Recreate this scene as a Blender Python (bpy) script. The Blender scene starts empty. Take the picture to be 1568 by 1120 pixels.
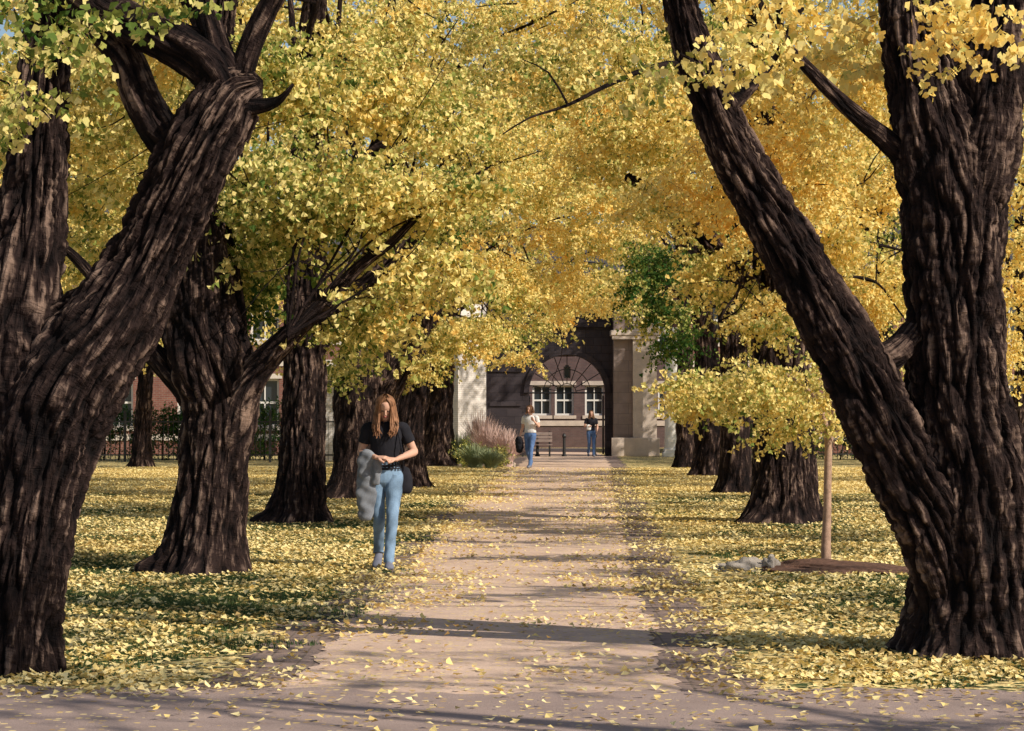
import bpy, bmesh, math, random
import numpy as np
from mathutils import Vector, Matrix, Euler, kdtree, noise as mn
R = np.random.RandomState(7); random.seed(7)
F = 3702.0; CAMH = 1.5
scene = bpy.context.scene
def survey(px, py, d):
    """photogrammetric reading -> metres (x right, y depth, z up)"""
    return np.array([(px-784.0)/F*d, d, CAMH+(638.0-py)/F*d])

# ------------------------------------------------------------------ utils
def link(ob, parent=None):
    scene.collection.objects.link(ob)
    if parent: ob.parent = parent
    return ob
def empty(name, loc=(0,0,0)):
    e = bpy.data.objects.new(name, None); e.location = loc; e.empty_display_size=.2
    return link(e)
def mesh_obj(name, verts, faces, mat=None, parent=None, smooth=False):
    me = bpy.data.meshes.new(name); me.from_pydata([tuple(v) for v in verts], [], [tuple(f) for f in faces]); me.update()
    if mat: me.materials.append(mat)
    if smooth: me.polygons.foreach_set('use_smooth', [True]*len(me.polygons))
    return link(bpy.data.objects.new(name, me), parent)
def boxes(name, bl, mat, parent=None, bevel=0):
    V=[];Fc=[]
    for (x0,x1,y0,y1,z0,z1) in bl:
        b=len(V)
        V+= [(x0,y0,z0),(x1,y0,z0),(x1,y1,z0),(x0,y1,z0),(x0,y0,z1),(x1,y0,z1),(x1,y1,z1),(x0,y1,z1)]
        Fc+= [(b,b+3,b+2,b+1),(b+4,b+5,b+6,b+7),(b,b+1,b+5,b+4),(b+1,b+2,b+6,b+5),(b+2,b+3,b+7,b+6),(b+3,b,b+4,b+7)]
    o=mesh_obj(name,V,Fc,mat,parent)
    if bevel:
        m=o.modifiers.new('bev','BEVEL'); m.width=bevel; m.segments=2; m.limit_method='ANGLE'
    return o

# ------------------------------------------------------------------ materials
def newmat(name):
    m=bpy.data.materials.new(name); m.use_nodes=True
    nt=m.node_tree; nt.nodes.clear()
    out=nt.nodes.new('ShaderNodeOutputMaterial')
    return m,nt,out
def N(nt,t,**kw):
    n=nt.nodes.new(t)
    for k,v in kw.items(): setattr(n,k,v)
    return n
def ramp(nt,fac,stops,interp='LINEAR'):
    r=nt.nodes.new('ShaderNodeValToRGB'); cr=r.color_ramp; cr.interpolation=interp
    while len(cr.elements)<len(stops): cr.elements.new(0.5)
    for e,(p,c) in zip(cr.elements,stops):
        e.position=p; e.color=(c[0],c[1],c[2],1) if not isinstance(c,(int,float)) else (c,c,c,1)
    nt.links.new(fac,r.inputs[0]); return r.outputs[0]
def math_(nt,op,a,b=None,c=None,clamp=False):
    n=nt.nodes.new('ShaderNodeMath'); n.operation=op; n.use_clamp=clamp
    for i,v in enumerate((a,b,c)):
        if v is None: continue
        if isinstance(v,(int,float)): n.inputs[i].default_value=v
        else: nt.links.new(v,n.inputs[i])
    return n.outputs[0]
def mixc(nt,f,a,b,mode='MIX'):
    n=nt.nodes.new('ShaderNodeMix'); n.data_type='RGBA'; n.blend_type=mode
    for s,v in ((n.inputs[0],f),(n.inputs[6],a),(n.inputs[7],b)):
        if isinstance(v,(int,float)): s.default_value=v
        elif isinstance(v,tuple): s.default_value=(v[0],v[1],v[2],1)
        else: nt.links.new(v,s)
    return n.outputs[2]
def noise(nt,scale,detail=3,vec=None,rough=.5,dist=0):
    n=N(nt,'ShaderNodeTexNoise'); n.inputs['Scale'].default_value=scale; n.inputs['Detail'].default_value=detail
    n.inputs['Roughness'].default_value=rough; n.inputs['Distortion'].default_value=dist
    if vec is not None: nt.links.new(vec,n.inputs['Vector'])
    return n.outputs['Fac']
def mapping(nt,vec,scale=(1,1,1),loc=(0,0,0),rot=(0,0,0)):
    m=N(nt,'ShaderNodeMapping'); m.inputs['Scale'].default_value=scale; m.inputs['Location'].default_value=loc; m.inputs['Rotation'].default_value=rot
    nt.links.new(vec,m.inputs['Vector']); return m.outputs[0]
def finish(nt,out,col,rough=.85,bump=None,bstr=.4,bdist=.02,spec=.3):
    p=N(nt,'ShaderNodeBsdfPrincipled')
    if isinstance(col,tuple): p.inputs['Base Color'].default_value=(*col,1)
    else: nt.links.new(col,p.inputs['Base Color'])
    if isinstance(rough,(int,float)): p.inputs['Roughness'].default_value=rough
    else: nt.links.new(rough,p.inputs['Roughness'])
    p.inputs['Specular IOR Level'].default_value=spec
    if bump is not None:
        b=N(nt,'ShaderNodeBump'); b.inputs['Strength'].default_value=bstr; b.inputs['Distance'].default_value=bdist
        nt.links.new(bump,b.inputs['Height']); nt.links.new(b.outputs[0],p.inputs['Normal'])
    nt.links.new(p.outputs[0],out.inputs[0]); return p
def wpos(nt): return N(nt,'ShaderNodeNewGeometry').outputs['Position']

def simple(name,col,rough=.8,var=.25,scale=8,bstr=.25,spec=.3,metal=0):
    m,nt,out=newmat(name); P=wpos(nt)
    n1=noise(nt,scale,5,P); n2=noise(nt,scale*7,4,P)
    s=math_(nt,'ADD',math_(nt,'MULTIPLY',n1,.65),math_(nt,'MULTIPLY',n2,.35))
    c=ramp(nt,s,[(.3,tuple(v*(1-var) for v in col)),(.7,tuple(min(1,v*(1+var)) for v in col))])
    p=finish(nt,out,c,rough,n2,bstr,.01,spec); p.inputs['Metallic'].default_value=metal
    return m
def leaf_mat(name,stops,trans=.45,inst=False):
    m,nt,out=newmat(name); P=wpos(nt)
    at=N(nt,'ShaderNodeAttribute'); at.attribute_type='INSTANCER' if inst else 'GEOMETRY'; at.attribute_name='tint'
    lv=N(nt,'ShaderNodeAttribute'); lv.attribute_type='GEOMETRY'; lv.attribute_name='lv'
    n=noise(nt,.5,1,P)
    t=math_(nt,'ADD',at.outputs['Fac'],math_(nt,'MULTIPLY',math_(nt,'SUBTRACT',lv.outputs['Fac'],.5),.42))
    t=math_(nt,'ADD',t,math_(nt,'MULTIPLY',math_(nt,'SUBTRACT',n,.5),.5))
    c=ramp(nt,t,stops)
    d=N(nt,'ShaderNodeBsdfDiffuse'); tr=N(nt,'ShaderNodeBsdfTranslucent')
    nt.links.new(c,d.inputs[0])
    c2=mixc(nt,.6,c,(1,.93,.55),'MULTIPLY'); nt.links.new(c2,tr.inputs[0])
    mx=N(nt,'ShaderNodeMixShader'); mx.inputs[0].default_value=trans
    nt.links.new(d.outputs[0],mx.inputs[1]); nt.links.new(tr.outputs[0],mx.inputs[2])
    nt.links.new(mx.outputs[0],out.inputs[0]); return m
LEAFSTOPS=[(0,(.04,.10,.025)),(.20,(.15,.22,.05)),(.36,(.50,.49,.14)),(.52,(.97,.84,.36)),(.76,(.97,.74,.25)),(1,(.86,.52,.12))]
M_leaf=leaf_mat('ginkgo_leaf',LEAFSTOPS,.37)
M_litter=leaf_mat('fallen_leaf',[(0,(.28,.19,.10)),(.3,(.60,.43,.17)),(.5,(.90,.72,.30)),(.75,(.95,.81,.43)),(1,(.78,.54,.19))],.15)
M_blade=leaf_mat('grass_blade',[(0,(.040,.065,.030)),(.5,(.070,.115,.045)),(1,(.18,.19,.08))],.25,True)
M_twig=simple('twig_bark',(.06,.04,.03),.9,.3,30)

def bark_mat(name,dark,mid,light):
    m,nt,out=newmat(name)
    a=N(nt,'ShaderNodeAttribute'); a.attribute_name='bk'; V=a.outputs['Vector']
    rd=N(nt,'ShaderNodeAttribute'); rd.attribute_name='ridge'
    fine=noise(nt,1,6,mapping(nt,V,(48,48,9)),.72,.2)
    pl=noise(nt,1,3,mapping(nt,V,(20,20,3.0)),.6,.4)
    crack=math_(nt,'MULTIPLY',math_(nt,'ABSOLUTE',math_(nt,'SUBTRACT',pl,.5)),7.,clamp=True)
    cr=noise(nt,1,3,mapping(nt,V,(13,13,22)),.6,.4)
    cross=math_(nt,'MULTIPLY',math_(nt,'ABSOLUTE',math_(nt,'SUBTRACT',cr,.5)),9.,clamp=True)
    big=noise(nt,1.3,4,V)
    h=math_(nt,'ADD',math_(nt,'MULTIPLY',rd.outputs['Fac'],.45),math_(nt,'MULTIPLY',crack,.24))
    h=math_(nt,'ADD',h,math_(nt,'MULTIPLY',fine,.33))
    h=math_(nt,'ADD',h,math_(nt,'MULTIPLY',cross,.06))
    hh=math_(nt,'ADD',h,math_(nt,'MULTIPLY',math_(nt,'SUBTRACT',big,.5),.5))
    c=ramp(nt,hh,[(.42,dark),(.70,mid),(.98,light)])
    finish(nt,out,c,.95,h,1.0,.06,.1)
    return m
M_bark=bark_mat('furrowed_bark',(.006,.0045,.005),(.032,.020,.018),(.27,.185,.145))

def ground_mat():
    m,nt,out=newmat('lawn_with_fallen_leaves'); P=wpos(nt)
    n_big=noise(nt,.22,4,P); n_mid=noise(nt,1.6,4,P); n_f=noise(nt,38,4,P)
    grass=ramp(nt,n_f,[(.3,(.03,.05,.02)),(.6,(.075,.11,.04)),(.8,(.15,.16,.065))])
    dirt=ramp(nt,n_f,[(.3,(.15,.10,.06)),(.7,(.32,.23,.15))])
    base=mixc(nt,ramp(nt,n_mid,[(.45,0.0),(.65,.85)]),grass,dirt)
    v=N(nt,'ShaderNodeTexVoronoi'); v.inputs['Scale'].default_value=20; nt.links.new(P,v.inputs['Vector'])
    sep=N(nt,'ShaderNodeSeparateColor'); nt.links.new(v.outputs['Color'],sep.inputs[0])
    leafc=ramp(nt,sep.outputs[1],[(0,(.42,.28,.12)),(.4,(.76,.58,.24)),(.8,(.88,.72,.36)),(1,(.55,.50,.20))])
    cover=math_(nt,'ADD',math_(nt,'MULTIPLY',n_big,1.1),math_(nt,'MULTIPLY',n_mid,.5))
    mask=math_(nt,'LESS_THAN',sep.outputs[0],math_(nt,'SUBTRACT',cover,.22))
    c=mixc(nt,mask,base,leafc)
    finish(nt,out,c,.95,n_f,.6,.03,.1); return m
def path_mat(name,c1,c2,leafamt):
    m,nt,out=newmat(name); P=wpos(nt)
    n_f=noise(nt,60,5,P,.7); n_m=noise(nt,2.2,5,P,.6); n_b=noise(nt,.5,3,P)
    s=math_(nt,'ADD',math_(nt,'MULTIPLY',n_f,.5),math_(nt,'MULTIPLY',n_m,.5))
    col=ramp(nt,s,[(.32,c1),(.66,c2)])
    v=N(nt,'ShaderNodeTexVoronoi'); v.inputs['Scale'].default_value=22; nt.links.new(P,v.inputs['Vector'])
    sep=N(nt,'ShaderNodeSeparateColor'); nt.links.new(v.outputs['Color'],sep.inputs[0])
    leafc=ramp(nt,sep.outputs[1],[(0,(.45,.28,.12)),(.5,(.78,.58,.24)),(1,(.86,.68,.34))])
    mask=math_(nt,'LESS_THAN',sep.outputs[0],math_(nt,'MULTIPLY',n_b,leafamt))
    mask=math_(nt,'MULTIPLY',mask,math_(nt,'LESS_THAN',v.outputs['Distance'],.42))
    c=mixc(nt,mask,col,leafc)
    finish(nt,out,c,.9,n_f,.6,.012,.2); return m
def brick_mat(name,c1,c2,mort,scale=1,axis='xz',bw=.21,bh=.075):
    m,nt,out=newmat(name); P=wpos(nt)
    sx=N(nt,'ShaderNodeSeparateXYZ'); nt.links.new(P,sx.inputs[0])
    cb=N(nt,'ShaderNodeCombineXYZ')
    if axis=='xz':
        nt.links.new(math_(nt,'ADD',sx.outputs[0],sx.outputs[1]),cb.inputs[0]); nt.links.new(sx.outputs[2],cb.inputs[1])
    else:
        nt.links.new(sx.outputs[1],cb.inputs[0]); nt.links.new(sx.outputs[0],cb.inputs[1])
    b=N(nt,'ShaderNodeTexBrick'); nt.links.new(cb.outputs[0],b.inputs['Vector'])
    b.inputs['Scale'].default_value=1/scale; b.inputs['Brick Width'].default_value=bw; b.inputs['Row Height'].default_value=bh
    b.inputs['Mortar Size'].default_value=.008; b.inputs['Color1'].default_value=(*c1,1); b.inputs['Color2'].default_value=(*c2,1); b.inputs['Mortar'].default_value=(*mort,1)
    n=noise(nt,3,5,P); n2=noise(nt,40,3,P)
    c=mixc(nt,ramp(nt,n,[(.3,0.0),(.75,.5)]),b.outputs['Color'],tuple(v*.5 for v in c1))
    finish(nt,out,c,.9,math_(nt,'SUBTRACT',n2,b.outputs['Fac']),.4,.01,.15); return m
M_ground=ground_mat()
M_path=path_mat('reddish_gravel_path',(.46,.32,.25),(.80,.60,.47),.5)
M_cross=path_mat('worn_asphalt_walk',(.25,.19,.17),(.45,.34,.30),.3)
M_gutter=brick_mat('old_brick_gutter',(.25,.185,.16),(.34,.25,.215),(.20,.155,.125),1,'xy',.2,.1)
M_redbrick=brick_mat('red_brick',(.22,.09,.075),(.29,.125,.095),(.28,.24,.20))
M_mauvebrick=brick_mat('weathered_brick',(.13,.085,.085),(.17,.105,.10),(.15,.13,.12))
M_greybrick=brick_mat('dark_stone_block',(.050,.042,.050),(.072,.060,.068),(.035,.03,.033),1,'xz',.6,.3)
M_whitebrick=brick_mat('painted_brick',(.80,.75,.71),(.86,.81,.77),(.62,.57,.53))
M_stone=simple('limestone',(.58,.49,.42),.85,.2,3)
M_stonepink=brick_mat('brownstone_and_pier_shade',(.30,.235,.215),(.36,.285,.255),(.2,.17,.15),1,'xz',.8,.4)  # also stands in for shade on part of the gate pier
M_cream=simple('cream_paint',(.68,.61,.53),.7,.1,4)
M_white=simple('white_paint',(.80,.78,.74),.6,.06,4)
M_iron=simple('wrought_iron',(.02,.02,.022),.5,.2,20,.1,.5)
M_slate=simple('slate_roof',(.07,.065,.07),.8,.3,6)
m,nt,out=newmat('window_glass'); finish(nt,out,(.03,.04,.05),.08,None,spec=.8); M_glass=m
M_mulch=simple('bark_mulch',(.15,.08,.055),.95,.7,25,1)
M_rock=simple('field_stone',(.36,.32,.28),.9,.35,12,.8)

# ------------------------------------------------------------------ tubes (bark)
def catmull(P,n_per):
    P=np.array(P,float); Q=np.vstack([2*P[0]-P[1],P,2*P[-1]-P[-2]]); o=[]
    for i in range(len(P)-1):
        p0,p1,p2,p3=Q[i:i+4]; L=np.linalg.norm((p2-p1)[:3]); k=max(2,int(L/n_per))
        t=np.linspace(0,1,k,endpoint=False)[:,None]
        o.append(.5*((2*p1)+(-p0+p2)*t+(2*p0-5*p1+4*p2-p3)*t**2+(-p0+3*p1-3*p2+p3)*t**3))
    o.append(P[-1:]); return np.vstack(o)
class Acc:
    def __init__(s): s.V=[];s.F=[];s.bk=[];s.rd=[];s.n=0
    def add(s,V,Fc,bk,rd):
        s.V.append(V);s.F.append(Fc+s.n);s.bk.append(bk);s.rd.append(rd);s.n+=len(V)
    def build(s,name,mat,parent):
        V=np.vstack(s.V);Fc=np.vstack(s.F)
        me=bpy.data.meshes.new(name); me.vertices.add(len(V)); me.vertices.foreach_set('co',V.ravel())
        me.loops.add(len(Fc)*4); me.loops.foreach_set('vertex_index',Fc.ravel().astype(np.int32))
        me.polygons.add(len(Fc)); me.polygons.foreach_set('loop_start',np.arange(0,len(Fc)*4,4,dtype=np.int32))
        me.polygons.foreach_set('loop_total',np.full(len(Fc),4,np.int32)); me.polygons.foreach_set('use_smooth',np.ones(len(Fc),bool))
        me.update(calc_edges=True)
        a=me.attributes.new('bk','FLOAT_VECTOR','POINT'); a.data.foreach_set('vector',np.vstack(s.bk).ravel().astype(np.float32))
        a=me.attributes.new('ridge','FLOAT','POINT'); a.data.foreach_set('value',np.concatenate(s.rd).astype(np.float32))
        me.materials.append(mat); me.validate()
        return link(bpy.data.objects.new(name,me),parent)
def tube(acc,pts,nseg=24,step=.12,amp=.0,base_flare=False,seed=0,groundz=0,cap=True,fl=1.0):
    rs=np.random.RandomState(seed+11)
    C=catmull(pts,step); P=C[:,:3]; r=np.maximum(C[:,3],.003)
    T=np.gradient(P,axis=0); T/=np.linalg.norm(T,axis=1)[:,None]
    n=len(P); U=np.zeros((n,3)); u=np.cross(T[0],[0,1,0.01]); u/=np.linalg.norm(u); 
    for i in range(n):
        u=u-T[i]*np.dot(u,T[i]); u/=np.linalg.norm(u); U[i]=u
    W=np.cross(T,U); s=np.concatenate([[0],np.cumsum(np.linalg.norm(np.diff(P,axis=0),axis=1))])
    th=np.linspace(0,2*np.pi,nseg,endpoint=False)
    TH,S=np.meshgrid(th,s); RR=np.repeat(r[:,None],nseg,1)
    r0=float(np.mean(r)); ph=rs.rand(12)*6.28
    lump=.045*np.sin(2*TH+1.1*S+ph[0])+.04*np.sin(3*TH-1.5*S+ph[1])+.02*np.sin(5*TH+2.7*S+ph[2])
    if amp>0: lump=lump+.03*np.sin(9*S+2*TH+ph[3])*np.sin(3*TH+ph[4])
    bk=np.stack([r0*np.cos(TH)+seed*1.7,r0*np.sin(TH),S+seed*3.1],-1)
    ridge=np.full_like(TH,.6)
    if amp>0:
        Q=bk.reshape(-1,3); f=np.empty(len(Q)); nz=mn.noise
        A=Q*np.array([13,13,1.6]); B=Q*np.array([28,28,4.2])+7; D=Q*np.array([10,10,16])+3
        for i in range(len(Q)):
            a=abs(nz(Vector(A[i])))*4.6; b=abs(nz(Vector(B[i])))*4.; c=abs(nz(Vector(D[i])))*5
            f[i]=(.62*min(1,a)**.75+.38*min(1,b)**.75)*(.76+.24*min(1,c))
        ridge=f.reshape(TH.shape)
    rad=RR*(1+lump)+amp*(ridge-.6)*np.minimum(1,RR/.12)
    if base_flare:
        h=P[:,2][:,None]-groundz
        lob=(.55+.45*np.sin(5*TH+ph[10]))*(.8+.2*np.sin(3*TH+ph[11]))
        rad=rad+fl*RR*(.75*np.exp(-np.maximum(h,0)/.16)*lob+.22*np.exp(-np.maximum(h,0)/.5))
    V=P[:,None,:]+rad[...,None]*(np.cos(TH)[...,None]*U[:,None,:]+np.sin(TH)[...,None]*W[:,None,:])
    i=np.arange(n-1)[:,None]*nseg; j=np.arange(nseg)[None,:]; j2=(j+1)%nseg
    Fc=np.stack([i+j,i+j2,i+nseg+j2,i+nseg+j],-1).reshape(-1,4)
    V=V.reshape(-1,3); bk=bk.reshape(-1,3); rd=ridge.reshape(-1)
    if cap:
        q=len(V); V=np.vstack([V,P[-1]+T[-1]*r[-1]*.5]); bk=np.vstack([bk,bk[-1]]); rd=np.append(rd,.5)
        l=(n-1)*nseg; jj=np.arange(0,nseg,2)
        Fc=np.vstack([Fc,np.stack([l+jj,l+(jj+1)%nseg,l+(jj+2)%nseg,np.full_like(jj,q)],-1)])
    acc.add(V,Fc,bk,rd)

# ------------------------------------------------------------------ leaf clumps
LEAF=np.array([(0,0,0),(.5,.55,.06),(.3,.86,.12),(.03,.74,.04),(-.27,.88,.1),(-.5,.52,.08)])
LEAFQ=np.array([(0,0,0),(.48,.72,.1),(0,.86,-.02),(-.48,.70,.1)])
def rotm(a,b,c): return np.array(Euler((a,b,c)).to_matrix())
def leafmesh(name,leaves,twigs,mat,quad=False):
    V=[];Fc=[];lv=[];mi=[]; LF=LEAFQ if quad else LEAF; k6=len(LF)
    for (p,rm,s) in leaves:
        b=len(V); q=(LF*s)@rm.T+p; V+=q.tolist(); Fc.append(tuple(range(b,b+k6))); lv+= [random.random()]*k6; mi.append(0)
    for (a,c,w) in twigs:
        b=len(V); a=np.array(a);c=np.array(c)
        for k in range(3):
            o=np.array([math.cos(k*2.1),math.sin(k*2.1),.3])*w; V.append((a+o).tolist())
        V.append(c.tolist()); lv+=[.5]*4
        for k in range(3): Fc.append((b+k,b+(k+1)%3,b+3)); mi.append(1)
    me=bpy.data.meshes.new(name); me.from_pydata(V,[],Fc); me.update()
    me.materials.append(mat); me.materials.append(M_twig); me.polygons.foreach_set('material_index',mi)
    a=me.attributes.new('lv','FLOAT','POINT'); a.data.foreach_set('value',lv)
    return bpy.data.objects.new(name,me)
def mkclump(name,ntw,length,ls=.08,spur=5,quad=False,gap=.075):
    leaves=[];tw=[]
    for t in range(ntw):
        az=random.random()*6.28 if ntw>1 else 0; el=random.uniform(-.5,.35)
        d=np.array([math.cos(az)*math.cos(el),math.sin(az)*math.cos(el),math.sin(el)]); L=length*random.uniform(.6,1)
        p0=np.array([random.gauss(0,.05),random.gauss(0,.05),random.gauss(0,.06)])
        st=max(2,int(L/gap)); tw.append((p0,p0+d*L+np.array([0,0,-.22*L]),.006))
        for k in range(1,st+1):
            f=k/st; p=p0+d*L*f+np.array([0,0,-.25*L*f*f])
            for q in range(random.randint(spur-2,spur+1)):
                off=np.array([random.gauss(0,.035),random.gauss(0,.035),random.gauss(-.01,.03)])*(ls/.08)
                rm=rotm(random.uniform(-2.6,-.3),random.gauss(0,.7),random.uniform(0,6.28))
                leaves.append((p+off,rm,ls*random.uniform(.65,1.2)))
    return leafmesh(name,leaves,tw,M_leaf,quad)
def coll(name,obs):
    c=bpy.data.collections.new(name)
    for o in obs: c.objects.link(o)
    return c
# 0-5 full sprays, 6-8 single sprigs, 9-11 light sprays for distant crowns
C_leaf=coll('leaf_sprays',[mkclump('spray_%02d'%i,7,.5,.066,5,True,.08) for i in range(6)]+[mkclump('spray_%02d'%(6+i),1,.42,.066,5,False,.06) for i in range(3)]+[mkclump('spray_%02d'%(9+i),6,.5,.085,4,True,.12) for i in range(3)])
def mklitter(name,n):
    L=[]
    for i in range(n):
        p=np.array([random.uniform(-.65,.65),random.uniform(-.65,.65),random.uniform(.004,.022)])
        L.append((p,rotm(random.gauss(0,.30),random.gauss(0,.30),random.uniform(0,6.28)),.052*random.uniform(.6,1.2)))
    return leafmesh(name,L,[],M_litter,True)
C_lit=coll('leaf_litter_patches',[mklitter('litter_%d'%i,n) for i,n in enumerate((280,280,280,110,110,110,22,22,22))])
def mkgrass(name,n):
    V=[];Fc=[];lv=[]
    for i in range(n):
        x,y=random.uniform(-.65,.65),random.uniform(-.65,.65); a=random.random()*6.28; h=random.uniform(.018,.045); w=.006
        l=random.gauss(0,.5)*h; b=len(V)
        V+=[(x-w*math.cos(a),y-w*math.sin(a),0),(x+w*math.cos(a),y+w*math.sin(a),0),(x+l*math.sin(a),y-l*math.cos(a),h)]
        Fc.append((b,b+1,b+2)); lv+=[random.random()]*3
    me=bpy.data.meshes.new(name); me.from_pydata(V,[],Fc); me.materials.append(M_blade)
    a=me.attributes.new('lv','FLOAT','POINT'); a.data.foreach_set('value',lv)
    return bpy.data.objects.new(name,me)
C_grass=coll('grass_patches',[mkgrass('blades_%d'%i,1800) for i in range(3)])

GN={}
def gn_for(c,realize):
    if c.name in GN: return GN[c.name]
    g=bpy.data.node_groups.new('scatter_'+c.name,'GeometryNodeTree')
    g.interface.new_socket('Geometry',in_out='INPUT',socket_type='NodeSocketGeometry')
    g.interface.new_socket('Geometry',in_out='OUTPUT',socket_type='NodeSocketGeometry')
    i=g.nodes.new('NodeGroupInput'); o=g.nodes.new('NodeGroupOutput'); ip=g.nodes.new('GeometryNodeInstanceOnPoints'); ci=g.nodes.new('GeometryNodeCollectionInfo')
    ci.inputs['Collection'].default_value=c; ci.inputs['Separate Children'].default_value=True; ci.inputs['Reset Children'].default_value=True
    ip.inputs['Pick Instance'].default_value=True
    def na(n,t):
        a=g.nodes.new('GeometryNodeInputNamedAttribute'); a.data_type=t; a.inputs['Name'].default_value=n
        return [s for s in a.outputs if s.enabled and s.name=='Attribute'][0]
    L=g.links.new
    L(i.outputs[0],ip.inputs['Points']); L(ci.outputs[0],ip.inputs['Instance'])
    L(na('idx','INT'),ip.inputs['Instance Index']); L(na('rot','FLOAT_VECTOR'),ip.inputs['Rotation']); L(na('scl','FLOAT'),ip.inputs['Scale'])
    if realize:
        rz=g.nodes.new('GeometryNodeRealizeInstances'); L(ip.outputs[0],rz.inputs[0]); L(rz.outputs[0],o.inputs[0])
    else: L(ip.outputs[0],o.inputs[0])
    GN[c.name]=g; return g
def scatter(name,c,pts,rot,scl,idx,tint,parent=None,origin=(0,0,0),realize=True):
    pts=np.asarray(pts,float)-np.asarray(origin)
    me=bpy.data.meshes.new(name); me.vertices.add(len(pts)); me.vertices.foreach_set('co',pts.ravel())
    for n,t,d,k in (('rot','FLOAT_VECTOR',rot,'vector'),('scl','FLOAT',scl,'value'),('idx','INT',idx,'value'),('tint','FLOAT',tint,'value')):
        a=me.attributes.new(n,t,'POINT'); a.data.foreach_set(k,np.asarray(d,dtype=np.int32 if t=='INT' else np.float32).ravel())
    ob=link(bpy.data.objects.new(name,me),parent)
    md=ob.modifiers.new('scatter','NODES'); md.node_group=gn_for(c,realize); return ob

# ------------------------------------------------------------------ trees
class Tree:
    def __init__(s,name,px,py,seed,near=0):
        d=CAMH*F/(py-638.); s.d=d; s.base=np.array([(px-784)/F*d,d,0.]); s.seed=seed; s.near=near
        s.e=empty(name,s.base); s.acc=Acc(); s.pts=[];s.rot=[];s.scl=[];s.idx=[];s.tint=[]; s.k=0
        s.rs=np.random.RandomState(seed)
    def limb(s,rd,flare=False,amp=None):
        """readings (px,py,depth offset,width px)"""
        pts=[]
        for (px,py,dd,w) in rd:
            p=survey(px,py,s.d+dd); pts.append([*(p-s.base),w/2/F*(s.d+dd)])
        if flare: pts[0][2]=-.1
        s.raw(pts,flare,amp)
    def raw(s,pts,flare=False,amp=None):
        s.k+=1; rmax=max(p[3] for p in pts)
        if amp is None: amp=.075 if rmax>.15 else .024
        if s.near==2: ns=int(min(280,max(16,rmax*560))); st=.022 if rmax>.1 else .08
        elif s.near==1: ns=int(min(160,max(12,rmax*380))); st=.04 if rmax>.1 else .1
        else: ns=int(min(70,max(6,rmax*180))); st=.1 if rmax>.15 else .3
        if rmax<.06: amp=0
        ns+=ns%2
        tube(s.acc,pts,ns,st,amp,flare,s.seed*10+s.k,fl=.55 if s.near==2 else .9)
    def blob(s,c,r,n,tint,scale=1,sprig=False):
        rs=s.rs; c=np.asarray(c,float); r=np.asarray(r,float)
        u=rs.normal(size=(n,3)); u/=np.linalg.norm(u,axis=1)[:,None]
        rad=rs.uniform(.25,1,size=(n,1))**.5
        p=c+u*rad*r
        s.pts.append(p); s.rot.append(np.stack([rs.normal(0,.25,n),rs.normal(0,.25,n),rs.uniform(0,6.28,n)],-1))
        s.scl.append(scale*rs.uniform(.75,1.2,n)); s.idx.append(rs.randint(6,9,n) if sprig else (rs.randint(9,12,n) if scale>1.25 else rs.randint(0,6,n)))
        s.tint.append(np.full(n,tint)+rs.normal(0,.07,n))
    def mass(s,px,py,d,rx,ry,rz,n,tint,scale=1,sprig=False,branch_from=None,w=.03):
        c=survey(px,py,d); s.blob(c,(rx,ry,rz),n,tint,scale,sprig)
        if branch_from is not None:
            a=np.asarray(branch_from,float); s.twig(a,c,w)
    def twig(s,a,b,w):
        rs=s.rs; a=np.asarray(a)-s.base; b=np.asarray(b)-s.base; L=np.linalg.norm(b-a)
        pts=[[*a,w]]
        for f in (.25,.5,.75,1.0):
            q=a+(b-a)*f+rs.normal(0,.035,3)*L*(1 if f<1 else .2)+np.array([0,0,.10*L*math.sin(f*3.14)])
            pts.append([*q,w*(1-f*.8)])
        s.raw(pts,False,.0)
        for k in range(3):
            f=rs.randint(1,4); q=np.array(pts[f][:3]); e=q+rs.normal(0,.2,3)*L+np.array([0,0,.05*L])
            s.raw([[*q,w*.4],[*(q*.5+e*.5+rs.normal(0,.03,3)*L),w*.28],[*e,w*.12]],False,0)
    def crown(s,zlow,ztop,Rr,nb,n_per,tint,scale=1,off=(0,0),top=None,br=1.2):
        rs=s.rs; c=s.base+np.array([off[0],off[1],0]); top=s.base+np.array([0,0,top if top else zlow+.5])
        for i in range(nb):
            t=(i+.5)/nb; t=min(1,max(0,t+rs.normal(0,.06))); z=zlow+t*(ztop-zlow); az=i*2.4+rs.normal(0,.4)
            rr=Rr*math.sqrt(max(.05,1-(2*t-1)**2*.85))*rs.uniform(.55,1)
            p=np.array([c[0]+rr*math.cos(az),c[1]+rr*math.sin(az),z]); r=br*rs.uniform(.75,1.25)
            s.blob(p,(r,r,r*.62),n_per,tint+rs.normal(0,.08),scale)
            if rs.rand()<.6: s.twig(top+np.array([0,0,min(t*2,z-top[2])*.6 if z>top[2] else 0]),p,.045+.02*rs.rand())
    def build(s):
        s.acc.build('trunk_and_limbs',M_bark,s.e)
        if s.pts:
            scatter('foliage',C_leaf,np.vstack(s.pts),np.vstack(s.rot),np.concatenate(s.scl),np.concatenate(s.idx),np.concatenate(s.tint),s.e,s.base)

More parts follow.
